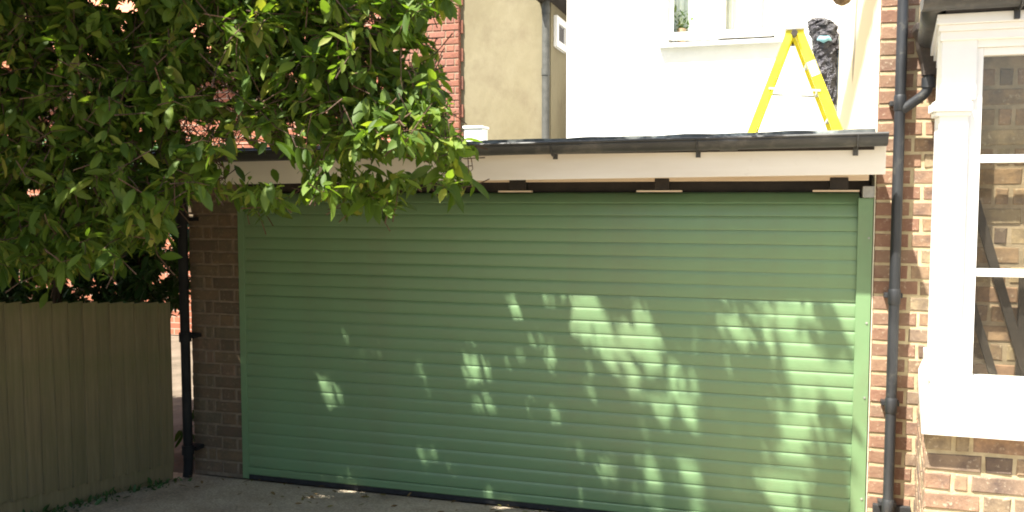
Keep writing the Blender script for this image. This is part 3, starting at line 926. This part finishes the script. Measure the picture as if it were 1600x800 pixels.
# openings cut in the crown to place sun patches on the door plane: (x, z, rx, rz, tilt)
GAPS = [(0.4,0.78,0.028,0.042,0),(0.58,0.68,0.041,0.042,0),(0.66,0.58,0.059,0.041,0),(0.97,0.94,0.017,0.036,0),(1.25,0.79,0.021,0.028,0),(0.51,0.25,0.037,0.076,0),(0.54,0.16,0.074,0.042,30),(0.78,0.24,0.027,0.058,-25),(0.72,0.07,0.05,0.034,0),(1.72,0.06,0.041,0.04,0),(1.6,0.87,0.029,0.055,-10),(1.67,0.78,0.041,0.035,0),(1.58,0.76,0.029,0.035,0),(1.67,0.56,0.073,0.063,0),(1.73,0.43,0.032,0.071,-15),(1.85,1.22,0.024,0.019,0),(1.89,1.15,0.02,0.019,0),(2.09,1.24,0.054,0.03,0),(2.19,1.25,0.031,0.026,0),(2.31,1.2,0.075,0.075,0),(2.33,1.08,0.053,0.045,0),(2.27,1.13,0.038,0.053,0),(2.48,1.08,0.089,0.033,0),(2.43,0.99,0.045,0.06,-25),(2.51,0.88,0.044,0.097,-40),(2.56,0.81,0.044,0.03,40),(2.63,1.12,0.033,0.096,-15),(2.6,1.02,0.026,0.067,0),(2.68,0.9,0.033,0.044,0),(2.73,1.0,0.022,0.033,0),(2.83,0.83,0.018,0.055,-20),(2.8,0.71,0.039,0.033,0),(2.9,0.65,0.018,0.066,-20),(2.78,0.6,0.018,0.052,-30),(2.69,0.65,0.018,0.033,0),(2.89,0.3,0.029,0.089,-25),(2.71,0.23,0.022,0.06,-25),(2.65,0.32,0.044,0.026,0),(2.45,0.31,0.023,0.023,0),(2.24,0.36,0.038,0.035,0),(2.39,0.27,0.015,0.038,0),(1.96,0.62,0.032,0.043,-20),(2.03,0.64,0.02,0.019,0),(2.13,0.55,0.05,0.038,0),(3.09,1.2,0.017,0.043,0),(3.13,1.11,0.017,0.032,0),(3.22,1.04,0.034,0.021,0),(3.29,1.24,0.024,0.028,0),(3.39,1.2,0.027,0.088,0),(3.48,1.26,0.046,0.031,0),(3.39,1.04,0.027,0.078,0),(3.48,0.98,0.092,0.07,0),(3.54,0.89,0.092,0.035,0),(3.5,0.81,0.092,0.042,10),(3.53,0.71,0.043,0.057,0),(3.48,0.56,0.043,0.085,18),(3.43,0.42,0.043,0.093,18),(3.37,0.29,0.047,0.094,18),(3.5,0.32,0.05,0.107,12),(3.46,0.17,0.087,0.058,0),(3.7,1.27,0.077,0.034,0),(3.74,1.17,0.041,0.048,0),(3.65,0.89,0.023,0.07,-15),(3.7,0.93,0.016,0.076,-15),(3.73,0.79,0.064,0.042,20),(3.77,0.69,0.029,0.042,0),(3.65,0.82,0.032,0.028,0),(3.78,1.3,0.038,0.034,0),(3.62,0.54,0.016,0.035,0),(3.23,1.19,0.017,0.032,0),(3.33,1.1,0.02,0.028,0),(3.56,1.2,0.016,0.042,0),(3.82,1.32,0.032,0.048,0),(3.82,1.25,0.032,0.048,0),(3.82,1.18,0.032,0.048,0),(3.82,1.11,0.032,0.048,0),(3.82,1.04,0.032,0.048,0),(3.82,0.97,0.032,0.048,0),(3.83,0.9,0.032,0.048,0),(3.83,0.83,0.032,0.048,0),(3.83,0.77,0.032,0.049,0),(3.83,0.7,0.032,0.049,0),(3.83,0.63,0.032,0.049,0),(1.31,0.28,0.05,0.06,0),(0.87,-0.56,0.05,0.06,0),(0.84,-0.13,0.06,0.06,0),(1.86,-0.11,0.05,0.06,0)]
GR = random.Random(5)
for _ in range(34):
    GAPS.append((GR.uniform(0.35, 3.1), GR.uniform(0.05, 1.15), GR.uniform(0.004, 0.014), GR.uniform(0.012, 0.035), -25))
def sun_uv(Pn):
    t = -Pn[:, 1]
    return Pn[:, 0] + SUN.x * t, Pn[:, 2] + SUN.z * t
def in_gap(Pn, grow):
    u, v = sun_uv(Pn)
    res = np.zeros(len(u), bool)
    for gx, gz_, rx, rz, an in GAPS:
        a_ = RAD(-an)
        du, dv = u - gx, v - gz_
        p_ = du * math.cos(a_) + dv * math.sin(a_)
        q_ = -du * math.sin(a_) + dv * math.cos(a_)
        res |= (p_ / (rx + grow)) ** 2 + (q_ / (rz + grow)) ** 2 < 1
    return res

ss = np.array([0, 0.22, 0.5, 0.78, 1.0]); ww = np.array([0, 0.36, 0.5, 0.34, 0])
tv = [(s_, 0, -0.10 * s_ * s_) for s_ in ss]
for k in (1, 2, 3):
    tv.append((ss[k], 0.37 * ww[k], -0.10 * ss[k] ** 2 + 0.05))
for k in (1, 2, 3):
    tv.append((ss[k], -0.37 * ww[k], -0.10 * ss[k] ** 2 + 0.05))
LT = np.array(tv)
LF = [(0, 1, 5), (1, 2, 6, 5), (2, 3, 7, 6), (3, 4, 7), (0, 8, 1), (1, 8, 9, 2), (2, 9, 10, 3), (3, 10, 4)]

def leaf_cloud(C, D, nl, L0, spread=0.055, droop=0.35):
    """clusters at C with twig directions D -> leaf positions, axes, normals, lengths"""
    n = len(C)
    idx = np.repeat(np.arange(n), nl)
    m = len(idx)
    ph = rng.uniform(0, 2 * np.pi, m)
    d_ = D[idx]
    ref = np.where(np.abs(d_[:, 2:3]) < 0.8, np.array([[0, 0, 1.0]]), np.array([[1.0, 0, 0]]))
    a_ = np.cross(d_, ref); a_ /= np.linalg.norm(a_, axis=1)[:, None]
    b_ = np.cross(d_, a_)
    rad = a_ * np.cos(ph)[:, None] + b_ * np.sin(ph)[:, None]
    ax = rad * rng.uniform(0.6, 1.0, m)[:, None] + d_ * rng.uniform(0.1, 1.1, m)[:, None] + np.array([0, 0, -1.0]) * rng.uniform(0, 2 * droop, m)[:, None]
    ax /= np.linalg.norm(ax, axis=1)[:, None]
    nm = np.array([0, 0, 1.0]) + rng.normal(0, 0.45, (m, 3))
    nm -= ax * (nm * ax).sum(1)[:, None]
    nm /= np.linalg.norm(nm, axis=1)[:, None] + 1e-9
    Pp = C[idx] - d_ * rng.uniform(0, spread * 1.8, m)[:, None] + rad * 0.008
    Ls = L0 * (0.5 + 1.15 * rng.random(m) ** 2.0)
    return Pp, ax, nm, Ls, idx

def leaves_mesh(name, Pp, ax, nm, Ls, mat):
    n = len(Pp)
    sd_ = np.cross(nm, ax)
    V = Pp[:, None, :] + Ls[:, None, None] * (LT[None, :, 0:1] * ax[:, None, :] + LT[None, :, 1:2] * sd_[:, None, :] + LT[None, :, 2:3] * nm[:, None, :])
    V = V.reshape(-1, 3)
    lens = np.tile([len(f) for f in LF], n)
    flat = np.array([i for f in LF for i in f])
    lv = (flat[None, :] + (np.arange(n) * len(LT))[:, None]).ravel()
    me = bpy.data.meshes.new(name)
    me.vertices.add(len(V)); me.vertices.foreach_set('co', V.ravel().astype(np.float32))
    me.loops.add(len(lv)); me.loops.foreach_set('vertex_index', lv.astype(np.int32))
    me.polygons.add(len(lens))
    st = np.concatenate([[0], np.cumsum(lens)[:-1]])
    me.polygons.foreach_set('loop_start', st.astype(np.int32))
    me.polygons.foreach_set('use_smooth', np.ones(len(lens), bool))
    me.update(calc_edges=True)
    me.validate()
    me.materials.append(M[mat])
    return me

def twig_mesh(m, C, D, ln, r0=0.0022):
    for c_, d_ in zip(C, D):
        a_ = Vector(c_ - d_ * ln + rng.normal(0, 0.02, 3))
        b_ = Vector(c_ - d_ * ln * 0.45 + rng.normal(0, 0.012, 3))
        m.tube([a_, b_, Vector(c_)], [r0 * 1.5, r0, r0 * 0.6], 3, False)

tree = thing('broadleaf_tree', 'large broad-leaved tree overhanging the fence and garage from the left', 'tree', (-1.35, -0.75, 0.0))
T0 = Vector((-1.35, -0.75, 0))
trunk = MB()
trunk.tube([(-1.35, -0.75, 0.0), (-1.34, -0.75, 0.5), (-1.30, -0.78, 1.1), (-1.27, -0.85, 1.7), (-1.18, -0.98, 2.4)], [0.13, 0.10, 0.09, 0.085, 0.08], 14)
trunk.build('trunk', 'bark', tree)
LIMBS = [
    [(-1.18, -0.98, 2.35), (-0.7, -1.15, 2.9), (0.0, -1.3, 3.35), (0.8, -1.35, 3.6), (1.7, -1.45, 3.75), (2.5, -1.5, 3.8)],
    [(-1.18, -0.98, 2.35), (-1.1, -1.3, 3.0), (-0.7, -1.9, 3.7), (0.0, -2.4, 4.2), (1.0, -2.5, 4.4)],
    [(-1.28, -0.82, 1.6), (-0.8, -0.85, 2.05), (-0.2, -0.95, 2.35), (0.5, -0.95, 2.55), (1.2, -0.95, 2.55), (1.75, -1.0, 2.4)],
    [(-1.18, -0.98, 2.35), (-1.6, -1.2, 3.1), (-2.2, -1.6, 3.9), (-2.8, -2.0, 4.6)],
    [(-1.27, -0.85, 1.7), (-1.2, -1.2, 2.0), (-0.9, -1.7, 2.4), (-0.3, -2.1, 2.7), (0.3, -2.3, 2.9)],
    [(-0.7, -1.15, 2.9), (-0.2, -1.0, 3.4), (0.6, -0.9, 3.9), (1.4, -0.9, 4.3)],
    [(0.0, -1.3, 3.35), (0.6, -1.7, 3.3), (1.3, -1.9, 3.3), (2.0, -1.9, 3.4)],
]
for L in LIMBS:
    n_ = len(L)
    MB().tube(L, [0.055 * (1 - 0.8 * i / (n_ - 1)) + 0.004 for i in range(n_)], 9).build('limb', 'bark', tree)

# part of the crown that hangs into view
OUT = [(-40, -40), (700, -40), (702, 4), (676, 26), (640, 48), (664, 66), (648, 92), (690, 116), (668, 146), (700, 176), (688, 196), (730, 222), (712, 250), (734, 280), (712, 312), (690, 288), (655, 292), (625, 290), (600, 318), (575, 326), (545, 308), (515, 292), (480, 282), (455, 298), (425, 330), (400, 328), (372, 300), (330, 298), (295, 300), (262, 345), (240, 385), (200, 375), (165, 425), (120, 405), (80, 440), (30, 415), (-40, 450)]
def scatter_view(n, y0, y1, poly):
    px = rng.uniform(-40, 745, n); py = rng.uniform(-40, 460, n)
    k = in_poly(px, py, poly)
    px, py = px[k], py[k]
    Y = rng.uniform(y0, y1, len(px))
    return at(px, py, Y)
C1 = scatter_view(6300, -1.95, -0.55, OUT)
keep = (C1[:, 2] > 1.35)
# a thinner rim and see-through places where the sunlit brick behind shows
px, py, _ = view(C1)
HOLES = [(420, 250, 62, 12), (420, 272, 58, 20), (600, 264, 48, 12), (660, 262, 22, 8), (520, 268, 18, 8), (195, 8, 14, 9), (150, 4, 12, 7), (52, 300, 14, 8), (638, 85, 14, 10), (330, 298, 10, 5)]
HR = random.Random(21)
for x0_, x1_, y0_, y1_, n_ in ((58, 100, 185, 240, 7), (285, 345, 190, 225, 9), (355, 440, 192, 232, 8), (310, 375, 105, 190, 9), (215, 260, 205, 235, 4), (440, 690, 20, 250, 26), (0, 440, 0, 180, 20), (60, 290, 235, 340, 12)):
    for _ in range(n_):
        HOLES.append((HR.uniform(x0_, x1_), HR.uniform(y0_, y1_), HR.uniform(2.5, 9), HR.uniform(2.5, 7)))
for hx, hy, rx, ry in HOLES:
    if rx > 12:
        keep &= ~((((px - hx) / (rx + 8)) ** 2 + ((py - hy) / (ry + 6)) ** 2 < 1) & (rng.random(len(px)) < 0.9))
C1 = C1[keep]
D1 = np.stack([rng.normal(0.35, 0.5, len(C1)), rng.normal(-0.3, 0.5, len(C1)), rng.normal(-0.25, 0.45, len(C1))], 1)
D1 /= np.linalg.norm(D1, axis=1)[:, None]
# crown overhead, out of the picture, spread wider to darken the door
n2 = 21000
u2 = rng.uniform(-4.6, 3.75, n2); v2 = rng.uniform(-7.5, 1.55, n2)
zc = rng.uniform(2.35, 4.9, n2)
t2 = (zc - v2) / -SUN.z
C2 = np.stack([u2 - SUN.x * t2, -t2 * SUN.y, zc], 1)
px, py, dz = view(C2)
ok = ((py < -45) | (px < -60) | (dz < 0.2)) & (C2[:, 1] < -0.5) & (C2[:, 1] > -4.6)
ok &= ~((dz > 0) & (py > -45) & (px > -60) & (px < 1660))
lim = np.where(v2 > -0.3, 3.75, 3.2)
ok &= u2 < lim
ok &= ~((C2[:, 0] > 0.6) & (C2[:, 1] < -2.3))  # crown cut away here so sunlight reaches the drive
C2 = C2[ok]
# unseen low boughs added left of the picture to block side light
nh = 2600
H = np.stack([rng.uniform(-2.6, -0.75, nh), rng.uniform(-4.6, -0.6, nh), rng.uniform(0.5, 2.7, nh)], 1)
px, py, dz = view(H)
C2 = np.concatenate([C2, H[(px < -90) | (dz < 0.2)]])
D2 = np.stack([rng.normal(0.2, 0.6, len(C2)), rng.normal(-0.2, 0.6, len(C2)), rng.normal(0.0, 0.4, len(C2))], 1)
D2 /= np.linalg.norm(D2, axis=1)[:, None]
Pa = leaf_cloud(C1, D1, 9, 0.077)
Pb = leaf_cloud(C2, D2, 8, 0.092)
def filt(Pk, grow):
    mid = Pk[0] + Pk[1] * Pk[3][:, None] * 0.5
    k = (rng.random(len(mid)) < 0.035) | ~(in_gap(mid, grow) | in_gap(Pk[0], grow) | in_gap(Pk[0] + Pk[1] * Pk[3][:, None], grow * 0.6))
    return [q[k] for q in Pk]
Pa = filt(Pa, 0.020)
px, py, _ = view(Pa[0] + Pa[1] * Pa[3][:, None] * 0.55)
kh = np.ones(len(px), bool)
for hx, hy, rx, ry in HOLES:
    rg = 1 + 0.45 * np.sin(np.arctan2(py - hy, px - hx) * 3 + hx)
    kh &= ~((((px - hx) / (rx * rg + 5)) ** 2 + ((py - hy) / (ry * rg + 5)) ** 2 < 1) & (rng.random(len(px)) < 0.93))
Pa = [q[kh] for q in Pa]
Pb = filt(Pb, 0.020)
px, py, dz = view(Pb[0] + Pb[1] * Pb[3][:, None])
kb = (py < -8) | (px < -60) | (dz < 0.2)
Pb = [q[kb] for q in Pb]
# the 300 leaves that show largest are single objects
px, py, dz = view(Pa[0])
order = np.argsort(dz + np.where((px > 0) & (px < 735) & (py > 0), 0, 50) + rng.uniform(0, 0.5, len(dz)))
top = order[:300]
rest = np.ones(len(dz), bool); rest[top] = False
lm = []
for k in range(4):
    me = leaves_mesh('leaf', np.zeros((1, 3)), np.array([[1.0, 0, 0]]), np.array([[0, 0, 1.0]]), np.array([1.0]), 'leaf')
    lm.append(me)
allP = [np.concatenate([a_[rest], b_]) for a_, b_ in zip(Pa[:4], Pb[:4])]
crown = link('crown', leaves_mesh('crown', *allP, 'leaf'), tree)
crown['kind'] = 'stuff'
for k, i_ in enumerate(top):
    ax, nm = Vector(Pa[1][i_]), Vector(Pa[2][i_])
    sdv = nm.cross(ax)
    R_ = Matrix((ax, sdv, nm)).transposed().to_4x4()
    o = link('leaf', lm[k % 4], crown)
    o.matrix_basis = Matrix.Translation(Vector(Pa[0][i_])) @ R_ @ Matrix.Scale(float(Pa[3][i_]), 4)
tw = MB()
g1 = ~in_gap(C1, 0.03)
px, py, _ = view(C1 - D1 * 0.08)
for hx, hy, rx, ry in HOLES:
    if rx > 12: g1 &= ((px - hx) / (rx + 12)) ** 2 + ((py - hy) / (ry + 12)) ** 2 > 1
g2 = ~in_gap(C2, 0.03)
twig_mesh(tw, C1[g1], D1[g1], 0.16)
twig_mesh(tw, C2[g2][:2500], D2[g2][:2500], 0.16)
two = tw.build('twigs', 'bark', tree)
two['kind'] = 'stuff'

# dark shrub behind the fence
shrub = thing('evergreen_shrub', 'dark dense shrub with several thin stems behind the fence', 'shrub', (-1.9, 0.2, 0))
for k, (x, y, lean) in enumerate(((-1.45, -0.1, 0.1), (-2.1, 0.3, -0.2), (-0.95, 0.1, 0.12), (-2.6, -0.2, -0.1), (-1.7, 0.6, 0.2))):
    MB().tube([(x, y, 0), (x + lean * 0.3, y, 0.9), (x + lean * 0.8, y + 0.05, 1.8), (x + lean * 1.6, y + 0.1, 2.7)], [0.045, 0.035, 0.026, 0.01], 8).build('stem', 'bark', shrub)
n3 = 3900
px = rng.uniform(-60, 292, n3); py = rng.uniform(225, 480, n3); Y = rng.uniform(-0.15, 1.0, n3)
C3 = at(px, py, Y)
k3 = (C3[:, 0] < -0.62) & (C3[:, 2] > 0.9)
for hx, hy, rx, ry in [(52, 302, 16, 10), (60, 388, 9, 9), (75, 440, 8, 12), (108, 437, 9, 9), (138, 462, 10, 6), (262, 375, 9, 16), (195, 370, 7, 9), (12, 388, 8, 8), (24, 430, 7, 9), (258, 430, 9, 12), (150, 300, 9, 8), (215, 318, 8, 8)]:
    k3 &= ~(((px - hx) / (rx + 4)) ** 2 + ((py - hy) / (ry + 4)) ** 2 < 1)
C3 = C3[k3]
G3 = np.stack([rng.uniform(-0.75, -0.5, 120), rng.uniform(0.3, 1.0, 120), np.concatenate([rng.uniform(0.0, 0.38, 70), rng.uniform(1.25, 1.7, 50)])], 1)
C3 = np.concatenate([C3, G3])
D3 = rng.normal(0, 1, (len(C3), 3)); D3 /= np.linalg.norm(D3, axis=1)[:, None]
P3 = leaf_cloud(C3, D3, 7, 0.075)
pxx, pyy, _ = view(P3[0] + P3[1] * P3[3][:, None] * 0.5)
k3 = (P3[0][:, 0] < -0.42)
for hx, hy, rx, ry in [(52, 302, 18, 9), (60, 388, 8, 8), (75, 440, 8, 12), (108, 437, 9, 9), (138, 462, 12, 7), (262, 372, 9, 18), (195, 370, 7, 9), (12, 388, 8, 8), (24, 430, 7, 9), (256, 430, 9, 12), (150, 300, 9, 8), (215, 318, 8, 8), (225, 400, 8, 8), (180, 440, 7, 6)]:
    k3 &= ~(((pxx - hx) / (rx * 0.55 + 1)) ** 2 + ((pyy - hy) / (ry * 0.6 + 1)) ** 2 < 1)
fo = link('foliage', leaves_mesh('foliage', *[q[k3] for q in P3[:4]], 'leaf_dark'), shrub)
fo['kind'] = 'stuff'

# leaves of the window plant and of the basket
Cq = np.array([[2.51, WY + 0.17, 3.40]]) + rng.normal(0, 1, (16, 3)) * np.array([0.025, 0.012, 0.05]) + np.array([[0, 0, 0.06]])
Dq = rng.normal(0, 1, (16, 3)); Dq[:, 2] = np.abs(Dq[:, 2]); Dq /= np.linalg.norm(Dq, axis=1)[:, None]
link('leaves', leaves_mesh('leaves', *leaf_cloud(Cq, Dq, 5, 0.05)[:4], 'leaf'), pl)

# weeds and fallen leaves along the fence foot
nw = 260
dd = rng.uniform(0.0, 1.6, nw); off = np.abs(rng.normal(0, 0.05, nw)) + 0.02
base_ = np.stack([f0.x - fdir.x * dd + fdir.y * off, f0.y - fdir.y * dd - fdir.x * off, np.zeros(nw)], 1)
base_[:, 2] = [gz(x, y) + 0.01 for x, y in base_[:, :2]]
Dw = np.stack([rng.normal(0.3, 0.5, nw), rng.normal(0, 0.5, nw), np.abs(rng.normal(0.7, 0.3, nw))], 1)
Dw /= np.linalg.norm(Dw, axis=1)[:, None]
wd = link('weeds', leaves_mesh('weeds', *leaf_cloud(base_, Dw, 4, 0.04, droop=0.1)[:4], 'leaf_dark'))
tag(wd, 'low weeds and fallen leaves along the foot of the fence', 'weeds')
wd['kind'] = 'stuff'

nf = 70
fx = rng.uniform(-0.35, 2.4, nf); fy = -np.abs(rng.normal(0.05, 0.25, nf)) - 0.03
fp = np.stack([fx, fy, np.array([gz(a_, b_) + 0.012 for a_, b_ in zip(fx, fy)])], 1)
fa_ = rng.normal(0, 1, (nf, 3)); fa_[:, 2] *= 0.1; fa_ /= np.linalg.norm(fa_, axis=1)[:, None]
fn = np.array([0, 0, 1.0]) + rng.normal(0, 0.25, (nf, 3)); fn -= fa_ * (fn * fa_).sum(1)[:, None]; fn /= np.linalg.norm(fn, axis=1)[:, None]
M['leaf_dry'] = leaf_mat('dry_leaf', [(0, (0.10, 0.06, 0.025)), (0.5, (0.17, 0.11, 0.045)), (1, (0.12, 0.12, 0.03))], trans=0.15, rough=0.8)
fl_ = link('fallen_leaves', leaves_mesh('fallen_leaves', fp, fa_, fn, rng.uniform(0.025, 0.06, nf), 'leaf_dry'))
tag(fl_, 'dry fallen leaves scattered on the driveway before the green door', 'leaves')
fl_['kind'] = 'stuff'
